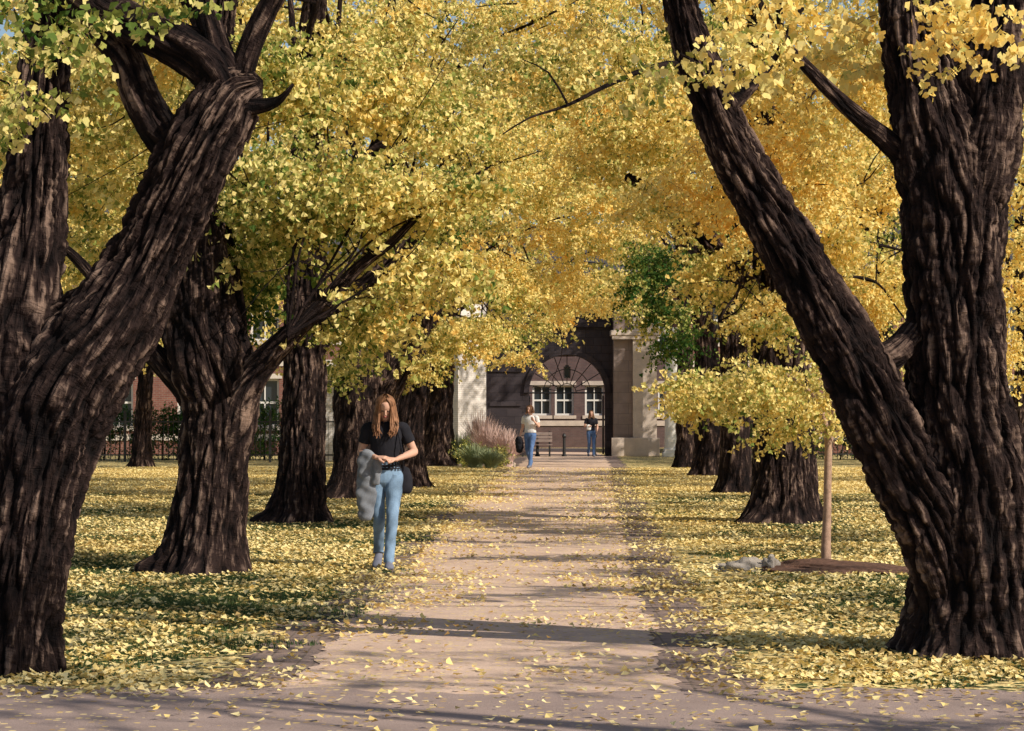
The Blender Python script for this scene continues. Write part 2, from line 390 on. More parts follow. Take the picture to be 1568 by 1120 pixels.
# L1
t=Tree('ginkgo_tree',15,1028,1,2)
t.limb([(-16,1040,0,190),(-8,960,0,168),(2,800,0,158),(12,650,0,160),(20,520,0,150),(36,420,0,116),(50,300,0.1,92),(62,150,.2,74),(72,20,.3,62),(80,-120,.5,56),(70,-400,.9,40),(20,-900,1.2,16)],True)
t.limb([(14,1040,-.12,126),(24,950,-.12,124),(46,800,-.12,136),(76,660,-.1,156),(116,570,-.1,160),(172,490,-.1,138),(224,400,-.1,110),(262,320,-.15,102),(300,240,-.2,104),(334,180,-.2,98),(360,140,-.2,80),(392,126,-.2,44)],True)
t.limb([(60,560,0,110),(110,500,-.03,90),(170,470,-.1,80)])
t.limb([(30,480,.1,90),(0,370,.1,80),(-50,300,.1,70),(-150,180,.2,50),(-300,0,.3,30)])
t.limb([(346,215,-.2,50),(352,160,-.2,70),(325,102,-.2,76),(262,62,-.15,66),(190,30,-.1,60),(110,-30,0,56),(30,-150,.1,40),(-80,-400,.3,20)])
t.limb([(316,285,-.15,40),(285,245,-.12,52),(252,215,-.05,60),(218,160,0,58),(192,90,.05,52),(150,40,.1,48),(90,-20,.2,40),(60,-120,.3,30)])
t.limb([(352,160,-.2,50),(334,80,-.2,44),(314,20,-.2,38),(310,-60,-.2,34),(350,-300,-.2,14)])
t.limb([(348,190,-.22,40),(380,80,-.25,36),(410,10,-.3,32),(450,-60,-.4,26),(520,-260,-.5,12)])
t.limb([(365,165,-.25,32),(408,160,-.3,22),(430,150,-.35,12),(448,128,-.4,5)])
t.mass(20,60,13.2,.16,.5,.3,18,.34,.85,True); t.mass(40,150,13.2,.12,.4,.14,8,.38,.85,True); t.mass(262,0,13,.2,.4,.05,7,.3,.85,True); t.mass(120,60,13.6,.14,.4,.12,6,.38,.85,True); t.mass(30,-5,13.4,.3,.4,.1,12,.32,.9,True)
t.crown(5.1,9,3.0,13,13,.5,1,(-1.0,0.5),4.5,1.0)
t.build()
# L2
t=Tree('ginkgo_tree',318,878,2,1)
t.limb([(310,890,0,118),(318,840,0,108),(325,760,0,100),(332,690,0,98),(338,620,0,108),(322,560,0,120),(305,500,0,112),(300,430,0,96),(302,360,.1,78),(310,250,.2,60),(330,100,.3,46),(350,-150,.5,30)],True)
t.limb([(335,720,-.02,60),(348,660,-.06,76),(368,605,-.12,60),(400,560,-.15,44),(445,512,-.2,33),(500,462,-.25,25),(550,408,-.3,19),(600,370,-.3,14),(650,320,-.3,11),(700,285,-.2,7),(750,255,0,3)],False,.02)
t.limb([(318,640,-.05,50),(290,600,-.05,44),(255,565,-.05,36),(225,530,-.05,30),(185,480,0,24),(120,400,.1,16),(60,350,.2,8)],False,.02)
t.limb([(345,600,.1,50),(366,500,.2,24),(360,420,.3,16),(352,330,.3,12),(380,200,.4,7)],False,.02)
a=survey(440,515,22.3)
for m in [(620,300,23,.6,.6,.28,18,.42),(500,250,23,.6,1,.35,20,.38),(520,120,24.5,.8,1.2,.45,26,.42),(660,160,24,.7,1,.35,20,.5),(720,290,23,.45,.4,.25,12,.48),(470,320,23.,.35,.4,.25,12,.36),(660,400,22.8,.35,.5,.15,9,.5),(590,460,23.,.3,.5,.15,9,.46),(540,490,23,.2,.3,.08,4,.4),(130,200,25,1.0,1.5,.8,44,.48),(150,340,26,.9,1.5,.5,34,.55),(210,480,27,.7,1,.3,18,.55),
          (250,60,25,1.,1.2,.5,30,.52),(400,330,23.5,.5,1,.45,22,.36),(370,450,24,.2,.3,.3,9,.12),(400,120,24,.5,.8,.4,20,.33),(340,400,23.6,.25,.4,.3,9,.45)]:
    t.mass(*m,branch_from=survey(320,250,22.7) if m[0]<420 else a,w=.016)
t.crown(6.4,10,3.6,11,15,.5,1,(-.3,0),5,1.1)
t.build()
# L3
t=Tree('ginkgo_tree',452,802,3,1)
t.limb([(452,812,0,80),(458,770,0,70),(462,700,0,66),(466,600,0,64),(467,500,0,60),(468,400,0,58),(470,300,0,54),(472,200,.2,42),(480,60,.4,30),(500,-150,.6,16)],True)
t.limb([(470,420,0,40),(430,340,.1,26),(380,280,.2,18)]); t.limb([(470,330,0,36),(540,260,-.2,24),(620,200,-.4,14)]); t.limb([(466,560,0,40),(520,470,0,24),(600,400,0,18),(660,330,0,12)])
for m in [(470,130,33,.7,1,.5,24,.22),(560,300,34.5,.9,1.2,.5,26,.36),(640,410,35,.8,1,.35,22,.46),(580,500,36,.6,.8,.3,16,.48),(540,560,37,.4,.6,.15,7,.5),(240,260,35,1.5,1.5,.9,40,.5),(250,430,38,1.3,1.2,.5,26,.55),(400,420,36,.6,1,.4,16,.42),(620,90,34,1.3,1.5,.6,34,.48),(340,120,34,1.2,1.2,.8,34,.42)]:
    t.mass(*m,branch_from=survey(468,330,33.2),w=.03)
t.crown(6.8,11,3.4,10,15,.48,1.15,(0,0),5.5,1.2); t.build()
# L4
t=Tree('ginkgo_tree',555,764,4)
t.limb([(550,772,0,92),(552,740,0,84),(553,690,0,80),(556,620,0,86),(560,560,0,80),(570,480,0,60),(580,380,0,48),(590,250,0,36),(600,80,0,20)],True)
t.limb([(560,640,0,60),(600,575,0,50),(640,500,0,36),(655,400,0,28),(690,300,0,18)])
for m in [(700,510,44,.9,1.2,.35,26,.48),(640,560,44,.4,.8,.2,9,.5),(760,430,45,1.1,1.4,.6,36,.52),(640,330,42,1.2,1.5,.6,30,.38),(750,300,43,1.2,1.5,.7,34,.5),(720,180,42,1.4,1.5,.8,40,.52),(830,230,42,1.2,1.5,.8,34,.55),(700,30,42,1.5,1.5,.6,30,.48),(840,40,44,1.5,1.5,.7,34,.5)]:
    t.mass(*m,branch_from=survey(600,420,43.7),w=.04)
t.crown(6,12,4,12,15,.5,1.3,(.5,0),5,1.5); t.build()
t=Tree('ginkgo_tree',622,748,5)
t.limb([(618,752,0,70),(620,720,0,58),(622,660,0,52),(630,600,0,50),(640,540,0,42),(660,440,0,32),(680,300,0,22),(690,100,0,12)],True)
t.crown(4.9,11,3.6,10,15,.5,1.3,(.6,0),4,1.3)
for m in [(840,430,52,1.3,1.4,.55,36,.55),(780,500,55,1.0,1.2,.4,26,.5),(800,540,57,.5,.6,.2,7,.55),(900,330,50,1.3,1.5,.9,42,.55),(890,450,58,1.2,1.2,.45,26,.6),(720,100,54,2,1.5,1.3,40,.48)]:
    t.mass(*m,branch_from=survey(650,450,50.5),w=.04)
t.build()
t=Tree('ginkgo_tree',668,713,6)
t.limb([(668,716,0,56),(668,690,0,50),(669,640,0,48),(672,570,0,46),(676,480,0,36),(690,350,0,22),(700,200,0,10)],True)
t.crown(5.6,16,4.6,18,17,.5,1.7,(1,2),4,1.9)
for m in [(740,510,72,1.2,1.5,.5,14,.5),(860,470,74,1.5,1.5,.6,16,.55),(640,500,72,1.3,1.5,.6,16,.5),(930,405,78,1.5,1.2,.8,18,.52),(800,400,78,1.8,1.2,1.0,20,.5)]:
    t.mass(*m,scale=1.6,branch_from=survey(672,480,75),w=.06)
t.build()
# R1
t=Tree('ginkgo_tree',1485,1003,7,2)
t.limb([(1492,1012,0,196),(1494,960,0,180),(1492,880,0,174),(1492,790,0,176),(1488,720,0,168),(1470,620,0,148),(1464,520,0,142),(1460,420,0,148),(1456,320,0,156),(1446,240,0,152),(1425,150,0,124),(1408,60,0,106),(1400,-40,0,96),(1380,-300,0,60),(1360,-800,0,30)],True)
t.limb([(1468,460,-.03,90),(1480,340,-.05,112),(1500,240,-.05,112),(1514,150,-.05,106),(1522,60,-.05,100),(1535,-60,0,94),(1580,-400,.1,50),(1640,-800,.2,20)])
t.limb([(1486,960,-.08,100),(1458,880,-.1,106),(1428,800,-.12,104),(1385,725,-.15,100),(1345,640,-.18,98),(1302,550,-.2,94),(1250,455,-.22,86),(1192,350,-.25,78),(1135,250,-.28,70),(1093,160,-.3,61),(1058,60,-.35,52),(1035,-30,-.4,46),(1000,-200,-.6,36),(900,-500,-1,16)])
t.limb([(1325,560,-.15,60),(1365,545,-.12,50),(1395,515,-.05,42),(1420,470,.1,34),(1430,300,.3,20)])
t.limb([(1430,300,-.05,50),(1400,255,-.05,46),(1360,215,-.1,32),(1300,165,-.15,24),(1240,105,-.2,18),(1190,50,-.3,12),(1150,-30,-.4,8)])
t.limb([(1110,170,-.3,30),(1150,130,-.25,22),(1190,80,-.2,14),(1230,10,-.2,8)])
t.limb([(1085,130,-.32,20),(1040,98,-.4,12),(990,105,-.6,9),(930,130,-.8,7),(870,160,-1,5),(810,180,-1.2,3),(770,205,-1.3,2)])
t.limb([(870,160,-1,4),(840,110,-1.1,3),(800,90,-1.2,1.5)])
t.mass(1440,50,13.0,.2,.4,.26,17,.58,.9,True); t.mass(1500,20,13.1,.2,.3,.10,10,.6,.9,True); t.mass(1110,80,13.2,.26,.4,.18,15,.56,.9,True); t.mass(1200,20,13.6,.4,.4,.15,18,.6,.9,True); t.mass(980,100,14,.2,.4,.12,8,.55,.9,True)
t.mass(1330,60,15.5,.35,.5,.2,16,.65,1,True); t.mass(1552,60,16.5,.2,.5,.5,12,.65,1,True)
t.crown(4.8,8.5,2.6,9,10,.55,1,(-.5,0.8),4.5,.9)
t.build()
# R2
t=Tree('ginkgo_tree',1198,802,8,1)
t.limb([(1196,812,0,100),(1198,770,0,92),(1200,700,0,88),(1200,620,0,82),(1196,540,0,80),(1190,450,0,70),(1180,350,0,56),(1170,200,0,40),(1160,0,0,24)],True)
t.limb([(1196,520,0,50),(1260,430,0,36),(1330,330,0,26),(1420,230,0,16)]); t.limb([(1190,500,0,46),(1130,420,-.3,30),(1050,330,-.7,22),(960,270,-1,12)])
for m in [(1150,590,30,.6,.9,.2,20,.48),(1080,600,30,.3,.6,.15,9,.48),(1170,480,31,.5,.8,.3,15,.55),(1170,250,30,1.1,1.3,.7,48,.68),(1240,120,29,1.1,1.3,.6,44,.62),(1050,300,31,.9,1,.4,26,.6),(1320,440,36,.9,1.2,.5,32,.58),(1250,360,32,.8,1,.5,28,.6),(1350,250,33,1.0,1.2,.8,36,.62),(960,230,33,1,1.2,.6,34,.62),(1040,160,32,.9,1.2,.6,34,.56),(900,100,32,1.2,1.3,.6,38,.48),(1110,420,33,.5,.8,.4,14,.5),(1480,560,36,.9,1,.5,14,.6),(1556,450,36,.7,1,1.2,26,.6)]:
    t.mass(*m,branch_from=survey(1188,400,34),w=.03)
t.crown(6.2,10,3.4,11,15,.58,1.15,(0,0),5.5,1.2); t.build()
t=Tree('ginkgo_tree',1125,757,9)
t.limb([(1124,762,0,50),(1125,740,0,46),(1126,690,0,44),(1126,620,0,42),(1124,540,0,38),(1110,420,0,30),(1100,250,0,18)],True)
for m in [(1010,430,43,.6,1,.6,22,.08),(985,400,44,.4,.8,.4,10,.1),(1030,520,44,.35,.8,.35,10,.05),(1000,470,43,.5,.8,.5,10,.4),(1080,380,44,.7,1,.5,20,.3),(960,330,45,1.2,1.3,.6,32,.6),(1150,500,47,.8,1,.4,18,.4),(1240,560,50,1.2,1,.6,20,.3),(1150,560,50,.8,1,.5,14,.2)]:
    t.mass(*m,branch_from=survey(1110,430,46),w=.04)
t.crown(6,12,3.8,12,13,.56,1.3,(0,0),5,1.4); t.build()
t=Tree('ginkgo_tree',1086,730,10)
t.limb([(1086,733,0,48),(1086,710,0,44),(1087,660,0,42),(1084,600,0,40),(1080,520,0,34),(1062,400,0,24),(1045,320,0,16),(1040,150,0,8)],True)
t.crown(5.4,14,4.2,16,14,.52,1.4,(-.3,0),4.5,1.7)
for m in [(960,440,60,.8,1,.5,14,.55),(1300,500,62,2,1.5,1.,24,.6),(1420,560,64,1.5,1.5,.6,14,.4),(1200,480,62,1.5,1.5,.8,20,.5)]:
    t.mass(*m,scale=1.3,branch_from=survey(1075,470,60),w=.05)
t.build()
t=Tree('ginkgo_tree',1049,718,11)
t.limb([(1049,721,0,28),(1049,700,0,25),(1049,600,0,24),(1048,500,0,20),(1040,300,0,12)],True)
t.crown(5.8,15,4.5,15,14,.5,1.6,(0.5,1),4.5,1.9); t.build()
# outer rows, left and right
for i,(px,py,tt) in enumerate([(218,716,.5),(-60,770,.48),(60,728,.52),(1700,745,.6),(1560,715,.55),(1350,705,.42),(330,708,.5)]):
    t=Tree('ginkgo_tree',px,py,20+i); w=.6/t.d*F
    t.limb([(px,py+3,0,w*.9),(px,py-40,0,w*.8),(px+4,py-120,0,w*.75),(px+8,py-200,0,w*.6),(px,py-300,0,w*.4),(px,py-420,0,w*.2)],True)
    t.crown(4.2,15,5.2,18,15,tt,1.8,(0,0),4,2.1); t.build()
# added trees right of the lawn, mostly unseen, to dapple the walk with shade
for i,(x,y,nb,npr) in enumerate([(8.6,6.0,10,8),(10.2,14.5,10,8),(9.5,25,10,8),(11.5,38,10,8)]):
    px=784+x*F/y; py=638+CAMH*F/y
    t=Tree('ginkgo_tree',px,py,40+i)
    t.raw([[0,0,-.1,.36],[0,0,.5,.31],[.05,0,2,.28],[.1,.05,4,.22],[.0,.1,6,.14],[0,0,8.5,.05]],True)
    t.crown(3.8,9.5,3.4,nb,npr,.52,1.2,(0,0),3.6,1.1); t.build()

def distant():
    rs=np.random.RandomState(5); n=1700
    x=rs.uniform(-42,42,n); y=rs.uniform(118,140,n); z=2+18*rs.rand(n)**.8+2*np.sin(x*.35)
    keep=(z<18+3*np.sin(x*.22+1)); x,y,z=x[keep],y[keep],z[keep]; n=len(x)
    scatter('distant_trees',C_leaf,np.stack([x,y,z],-1),rs.uniform(0,6.28,(n,3)),rs.uniform(3.2,4.6,n),rs.randint(9,12,n),.46+.12*np.sin(x*.3)+rs.normal(0,.06,n))
distant()

# young staked sapling
e=empty('young_sapling_tree',survey(1265,866,24.0)*[1,1,0]); b=np.array(e.location); acc=Acc()
def sp(px,py,w,dd=0): return [*(survey(px,py,24+dd)-b),w/2/F*24]
tube(acc,[[0,0,-.05,.055],sp(1264,840,15),sp(1266,780,13),sp(1268,700,12),sp(1269,655,11)],14,.04,.008,False,3)
tube(acc,[sp(1268,690,10),sp(1262,640,7,.05),sp(1240,600,5,.1),sp(1200,570,3,.2)],8,.05,0); tube(acc,[sp(1268,700,10),sp(1275,630,7,.05),sp(1270,570,5,.1),sp(1280,500,3,.1)],8,.05,0)
M_wrap=simple('pale_sapling_bark',(.38,.25,.18),.85,.45,20,.7)
acc.build('trunk',M_wrap,e)
rs=np.random.RandomState(3)
P=[]
for (px,py,rx,rz,n) in [(1240,600,.30,.16,8),(1180,600,.4,.12,8),(1110,585,.35,.10,6),(1262,650,.16,.08,3),(1200,655,.18,.08,4),(1150,560,.3,.12,6),(1270,560,.25,.2,5),(1060,600,.18,.08,4)]:
    c=survey(px,py,24.1); P.append(c+rs.normal(size=(n,3))*[rx*.55,.25,rz*.75]); 
P=np.vstack(P); n=len(P)
scatter('foliage',C_leaf,P,np.stack([rs.normal(0,.2,n),rs.normal(0,.2,n),rs.uniform(0,6.28,n)],-1),rs.uniform(.55,.85,n),rs.randint(0,6,n),np.full(n,.50)+rs.normal(0,.06,n),e,b)

# ------------------------------------------------------------------ ground, path
g=400; gy=[-50,0,8,12,16,20,26,34,44,60,90,140,400]
V=[];Fc=[]
for yy in gy:
    for xx in (-g,-30,-8,0,8,30,g): V.append((xx,yy,0))
for i in range(len(gy)-1):
    for j in range(6): a=i*7+j; Fc.append((a,a+1,a+8,a+7))
mesh_obj('lawn_ground',V,Fc,M_ground)
def ledge(y): return np.interp(y,[12,15.3,23.7,52,72,92],[-1.30,-1.22,-1.05,-.62,.15,.7])
def redge(y): return np.interp(y,[12,15.3,23.7,52,72,92],[.86,.93,1.17,2.15,2.95,3.5])
def strip(name,fl,fr,y0,y1,z,mat,jit,step=.1,nx=6):
    ys=np.arange(y0,y1+step,step); V=[];Fc=[]
    def w(y,s): return jit*(.5*math.sin(y*3.1+s)+.35*math.sin(y*7.3+2*s)+.3*math.sin(y*16.7+s*3)+.5*math.sin(y*1.3+s)+.3*math.sin(y*29+s))
    for y in ys:
        a=fl(y)+w(y,1.); b=fr(y)+w(y,4.)
        for k in range(nx+1): V.append((a+(b-a)*k/nx,y,z))
    for i in range(len(ys)-1):
        for k in range(nx): q=i*(nx+1)+k; Fc.append((q,q+1,q+nx+2,q+nx+1))
    return mesh_obj(name,V,Fc,mat)
strip('brick_gutter',lambda y:ledge(y)-.42-.06*(y<15)*(15-y),lambda y:redge(y)+.46,12.4,91,.006,M_gutter,.09)
strip('gravel_path',ledge,redge,12.4,114,.011,M_path,.06)
V=[];Fc=[]
xs=np.arange(-14,14.1,.05)
for x in xs:
    yb=13.25-.02*x+.05*math.sin(x*4)+.04*math.sin(x*11)+.03*math.sin(x*27)-.25*math.exp(-((x+.0)/.9)**2)
    V+=[(x,2,.016),(x,8,.016),(x,yb,.016)]
for i in range(len(xs)-1):
    a=i*3; Fc+=[(a,a+3,a+4,a+1),(a+1,a+4,a+5,a+2)]
mesh_obj('asphalt_crosswalk',V,Fc,M_cross)
def fieldnoise(x,y): return .5+.25*np.sin(.9*x+.6*y+1)+.2*np.sin(1.9*x-1.1*y+2)+.15*np.sin(3.7*x+2.9*y)
P=[];I=[];G=[]
rs=np.random.RandomState(9)
for y in np.arange(11.4,70,.85):
    hw=min(14,y*.225+1.5)
    for x in np.arange(-hw,hw,.9):
        xx=x+rs.uniform(-.5,.5); yy=y+rs.uniform(-.5,.5); f=fieldnoise(xx,yy)
        l,r=ledge(yy),redge(yy)
        if yy<13.1:
            if rs.rand()<.85: k=6
            else: continue
        elif l+.45<xx<r-.45:
            if rs.rand()<.8: k=6
            else: continue
        elif l-.35<xx<r+.45: k=6 if rs.rand()<.3 else 3
        elif l-.9<xx<r+1.0: k=0 if rs.rand()<.55 else 3
        else:
            k=0 if (f>.32 or yy<15.5) else 3
        P.append((xx,yy,.014 if yy>13.4 else .02)); I.append(k+rs.randint(3))
        if k==0 and rs.rand()<.55: P.append((xx+.5,max(13.9,yy+.3),.014)); I.append(rs.randint(3))
        if yy<46 and yy>13.6 and (xx<l-1.05 or xx>r+1.15): G.append((xx,yy,0))
n=len(P); z=np.zeros(n)
scatter('fallen_leaves',C_lit,P,np.stack([z,z,rs.uniform(0,6.28,n)],-1),np.ones(n),I,np.full(n,.5)+rs.normal(0,.1,n))
G=np.array(G); G=np.vstack([G,G+[.5,.5,0]]); G=G[(G[:,1]>13.9)]; n=len(G); z=np.zeros(n)
scatter('grass',C_grass,G,np.stack([z,z,rs.uniform(0,6.28,n)],-1),rs.uniform(.8,1.1,n),rs.randint(0,3,n),np.full(n,.5),realize=False)

def lumpy(name,c,r,mat,amp,parent=None,seed=0,sub=4):
    bm=bmesh.new(); bmesh.ops.create_icosphere(bm,subdivisions=sub,radius=1)
    rs=np.random.RandomState(seed); ph=rs.rand(9)*6
    for v in bm.verts:
        p=v.co; k=1+amp*(math.sin(3*p.x+ph[0])*math.sin(4*p.y+ph[1])+.6*math.sin(7*p.z+5*p.x+ph[2])+.4*math.sin(13*p.y+9*p.x+ph[3])+.3*math.sin(23*p.x+19*p.y+ph[4]))
        v.co=Vector((p.x*r[0]*k,p.y*r[1]*k,p.z*r[2]*k))
    me=bpy.data.meshes.new(name); bm.to_mesh(me); bm.free(); me.materials.append(mat); me.polygons.foreach_set('use_smooth',[True]*len(me.polygons))
    o=bpy.data.objects.new(name,me); o.location=c; return link(o,parent)
lumpy('mulch_bed',(3.15,23.4,0),(.75,.7,.10),M_mulch,.14,seed=2,sub=5)
lumpy('field_stone',(2.28,23.5,.02),(.22,.2,.10),M_rock,.2,seed=3); lumpy('field_stone',(2.5,23.4,.04),(.07,.08,.11),M_rock,.25,seed=5); lumpy('field_stone',(2.12,23.7,.0),(.16,.15,.06),M_rock,.2,seed=6)

# ------------------------------------------------------------------ buildings
def facade(name,x0,x1,z0,z1,y,th,ops,mat,parent):
    xs=sorted({x0,x1,*[o[0] for o in ops],*[o[1] for o in ops]}); zs=sorted({z0,z1,*[o[2] for o in ops],*[o[3] for o in ops]})
    bl=[]
    for i in range(len(xs)-1):
        for j in range(len(zs)-1):
            cx=(xs[i]+xs[i+1])/2; cz=(zs[j]+zs[j+1])/2
            if any(o[0]<cx<o[1] and o[2]<cz<o[3] for o in ops): continue
            bl.append((xs[i],xs[i+1],y,y+th,zs[j],zs[j+1]))
    return boxes(name,bl,mat,parent)
def house(name,x0,x1,y,h,depth,wins,mat,trimmat,bands=()):
    e=empty(name,(0,0,0))
    facade('front_wall',x0,x1,0,h,y,.35,wins,mat,e)
    boxes('side_and_back_walls',[(x0,x0+.35,y+.352,y+depth,0,h),(x1-.35,x1,y+.352,y+depth,0,h),(x0+.352,x1-.352,y+depth-.35,y+depth,0,h)],mat,e)
    fr=[];gl=[];sl=[]
    for (a,b,c,d) in wins:
        yy=y+.15; t=.09
        fr+=[(a,b,yy,yy+.06,c,c+t),(a,b,yy,yy+.06,d-t,d),(a,a+t,yy,yy+.06,c+t,d-t),(b-t,b,yy,yy+.06,c+t,d-t),(a+t,b-t,yy+.01,yy+.05,(c+d)/2-.04,(c+d)/2+.04),((a+b)/2-.025,(a+b)/2+.025,yy+.012,yy+.048,c+t,(c+d)/2-.04),((a+b)/2-.025,(a+b)/2+.025,yy+.012,yy+.048,(c+d)/2+.04,d-t)]
        gl.append((a+.02,b-.02,yy+.07,yy+.08,c+.02,d-.02)); sl+=[(a-.12,b+.12,y-.06,y+.1,c-.16,c-.002),(a-.12,b+.12,y-.04,y+.1,d+.002,d+.2)]
    boxes('window_frames',fr,M_white,e); boxes('window_panes',gl,M_glass,e); boxes('sills_and_lintels',sl,trimmat,e)
    if bands: boxes('stone_bands',[(x0-.03,x1+.03,y-.05,y-.002,a,b) for a,b in bands],trimmat,e)
    boxes('cornice',[(x0-.3,x1+.3,y-.3,y+depth+.3,h+.002,h+.35)],M_stonepink,e)
    V=[(x0-.3,y-.3,h+.352),(x1+.3,y-.3,h+.352),(x1+.3,y+depth+.3,h+.352),(x0-.3,y+depth+.3,h+.352),(x0+2,y+depth/2,h+3),(x1-2,y+depth/2,h+3)]
    mesh_obj('roof',V,[(0,1,5,4),(2,3,4,5),(1,2,5),(3,0,4),(0,3,2,1)],M_slate,e)
    return e
wl=[]
for k in range(7):
    xx=-22+k*2.9
    wl+=[(xx,xx+1.15,1.1,3.0),(xx,xx+1.15,4.5,6.3)]
house('brick_house',-24,-2.4,96,7.5,9,wl,M_redbrick,M_cream,bands=((.55,.8),(3.5,3.75)))
wr=[]
for k in range(6):
    xx=8+k*2.9; wr+=[(xx,xx+1.2,1.1,3.0),(xx,xx+1.2,4.5,6.3)]
house('brick_house',7,26,98,7.5,9,wr,M_redbrick,M_cream,bands=((.55,.8),(3.5,3.75)))
wc=[]
for (a,b) in [(-2.6,-1.7),(-.9,0),(.98,1.88),(2.06,2.96),(3.5,4.4),(5.3,6.2),(7,7.9)]:
    wc+=[(a,b,1.55,3.0),(a,b,4.6,6.2)]
house('brick_house',-4,9,116,8,8,wc,M_mauvebrick,M_stone,bands=((1.05,1.3),))
e=empty('painted_brick_wing',(-1.45,88,0)); e.rotation_euler=(0,0,.62); boxes('wall',[(-.62,.62,0,4.6,0,6.2)],M_whitebrick,e); boxes('coping',[(-.72,.72,-.1,4.7,6.202,6.4)],M_cream,e); boxes('plinth',[(-.66,.66,-.05,4.65,0,.4)],M_stone,e)
e=empty('painted_brick_pier'); boxes('shaft',[(-6.35,-6.0,82,82.4,0,2.4)],M_whitebrick,e); boxes('cap',[(-6.42,-5.93,81.93,82.47,2.402,2.55)],M_cream,e)
# gateway
e=empty('arched_gateway')
cx,hw,sz=2.1,1.45,2.4; x0,x1,ht=-1.0,3.84,6.4
boxes('arch_wall_sides',[(x0,cx-hw,92,92.7,0,ht),(cx+hw,x1,92,92.7,0,ht)],M_greybrick,e)
def archband(name,r0,topf,y0,y1,mat,parent,n=28):
    A=np.linspace(math.pi,0,n+1); V=[];Fc=[]
    for a in A:
        xi,zi=cx+r0*math.cos(a),sz+r0*math.sin(a); xo,zo=topf(a)
        V+=[(xi,y0,zi),(xo,y0,zo),(xi,y1,zi),(xo,y1,zo)]
    for i in range(n):
        b=i*4; c=b+4
        Fc+=[(b,c,c+1,b+1),(b+2,b+3,c+3,c+2),(b,b+2,c+2,c),(b+1,c+1,c+3,b+3)]
    return mesh_obj(name,V,Fc,mat,parent)
archband('arch_spandrel',hw,lambda a:(cx+hw*math.cos(a),ht),92,92.7,M_greybrick,e)
archband('arch_moulding',hw+.01,lambda a:(cx+(hw+.2)*math.cos(a),sz+(hw+.2)*math.sin(a)),91.90,91.998,M_greybrick,e)
boxes('panel_mouldings',[(x0+.15,cx-hw-.3,91.94,91.998,1.9,2.05),(x0+.15,cx-hw-.3,91.94,91.998,3.2,3.35),(x0+.1,x1-.1,91.85,91.998,4.9,5.15)],M_greybrick,e)
boxes('pier_shaded',[(3.842,4.55,91.2,92.9,0,6.6)],M_stonepink,e); boxes('pier_lit',[(4.553,5.45,91.0,92.9,0,6.6)],M_stone,e)  # one pier in two tones: shaded part painted darker, lit part paler
boxes('pier_moulding',[(3.72,5.57,90.88,93.0,4.55,4.75),(3.76,5.53,90.92,90.998,4.4,4.548),(3.74,5.55,90.86,90.998,.0,.7)],M_stone,e,.02)
acc=Acc()
for a in np.linspace(.2,math.pi-.2,9): tube(acc,[[cx+.35*math.cos(a),92.35,sz+.35*math.sin(a),.016],[cx+1.43*math.cos(a),92.35,sz+1.43*math.sin(a),.016]],6,.3)
for rr in (.35,.9): tube(acc,[[cx+rr*math.cos(a),92.35,sz+rr*math.sin(a),.016] for a in np.linspace(0,math.pi,13)],6,.2)
tube(acc,[[cx-hw,92.35,sz,.03],[cx+hw,92.35,sz,.03]],6,.5)
for sgn in (-1,1):
    for k in range(6):
        yy=92.9+k*.22; tube(acc,[[cx+sgn*(hw-.03),yy,.05,.018],[cx+sgn*(hw-.03),yy,2.3,.018]],6,.8)
    for zz in (.2,1.1,2.2): tube(acc,[[cx+sgn*(hw-.03),92.8,zz,.025],[cx+sgn*(hw-.03),94.1,zz,.025]],6,.8)
acc.build('iron_gates',M_iron,e)
e=empty('hanging_lantern',(cx,92.2,3.1)); acc=Acc()
tube(acc,[[0,0,.35,.015],[0,0,.8,.015]],6,.3); acc.build('chain',M_iron,e)
boxes('glass',[(-.1,.1,-.1,.1,-.1,.25)],M_glass,e); boxes('frame',[(-.13,.13,-.13,.13,.252,.3),(-.07,.07,-.07,.07,.302,.36),(-.12,.12,-.12,.12,-.14,-.102)]+[(sx*.12-.012,sx*.12+.012,sy*.12-.012,sy*.12+.012,-.1,.25) for sx in(-1,1) for sy in(-1,1)],M_iron,e)
e=empty('painted_column'); acc=Acc(); tube(acc,[[5.95,90,.3,.27],[5.95,90,2.5,.26],[5.95,90,4.5,.23]],24,.3); acc.build('shaft',M_white,e)
boxes('base_and_capital',[(5.6,6.3,89.65,90.35,0,.18),(5.65,6.25,89.7,90.3,.182,.3),(5.62,6.28,89.67,90.33,4.5,4.8)],M_white,e,.02)
for i,(x,y) in enumerate([(1.95,90.5),(3.1,90.7),(.95,90.5)]):
    e=empty('bollard',(x,y,0)); acc=Acc(); tube(acc,[[0,0,0,.09],[0,0,.08,.09],[0,0,.1,.06],[0,0,.7,.05],[0,0,.72,.075],[0,0,.8,.07],[0,0,.86,.03]],12,.03); acc.build('post',M_iron,e)
def fence(name,x0,x1,y,h=1.5):
    e=empty(name,(x0,y,0)); b=[]
    for x in np.arange(0,x1-x0,.16): b.append((x-.01,x+.01,-.01,.01,.05,h))
    for x in np.arange(0,x1-x0+.1,2.4): b.append((x-.04,x+.04,-.04,.04,0,h+.2))
    boxes('bars',b,M_iron,e); boxes('rails',[(0,x1-x0,-.022,-.0105,.2,.25),(0,x1-x0,-.022,-.0105,h-.2,h-.15)],M_iron,e)
fence('iron_fence',-20,-3.0,80); fence('iron_fence',7.2,22,82)
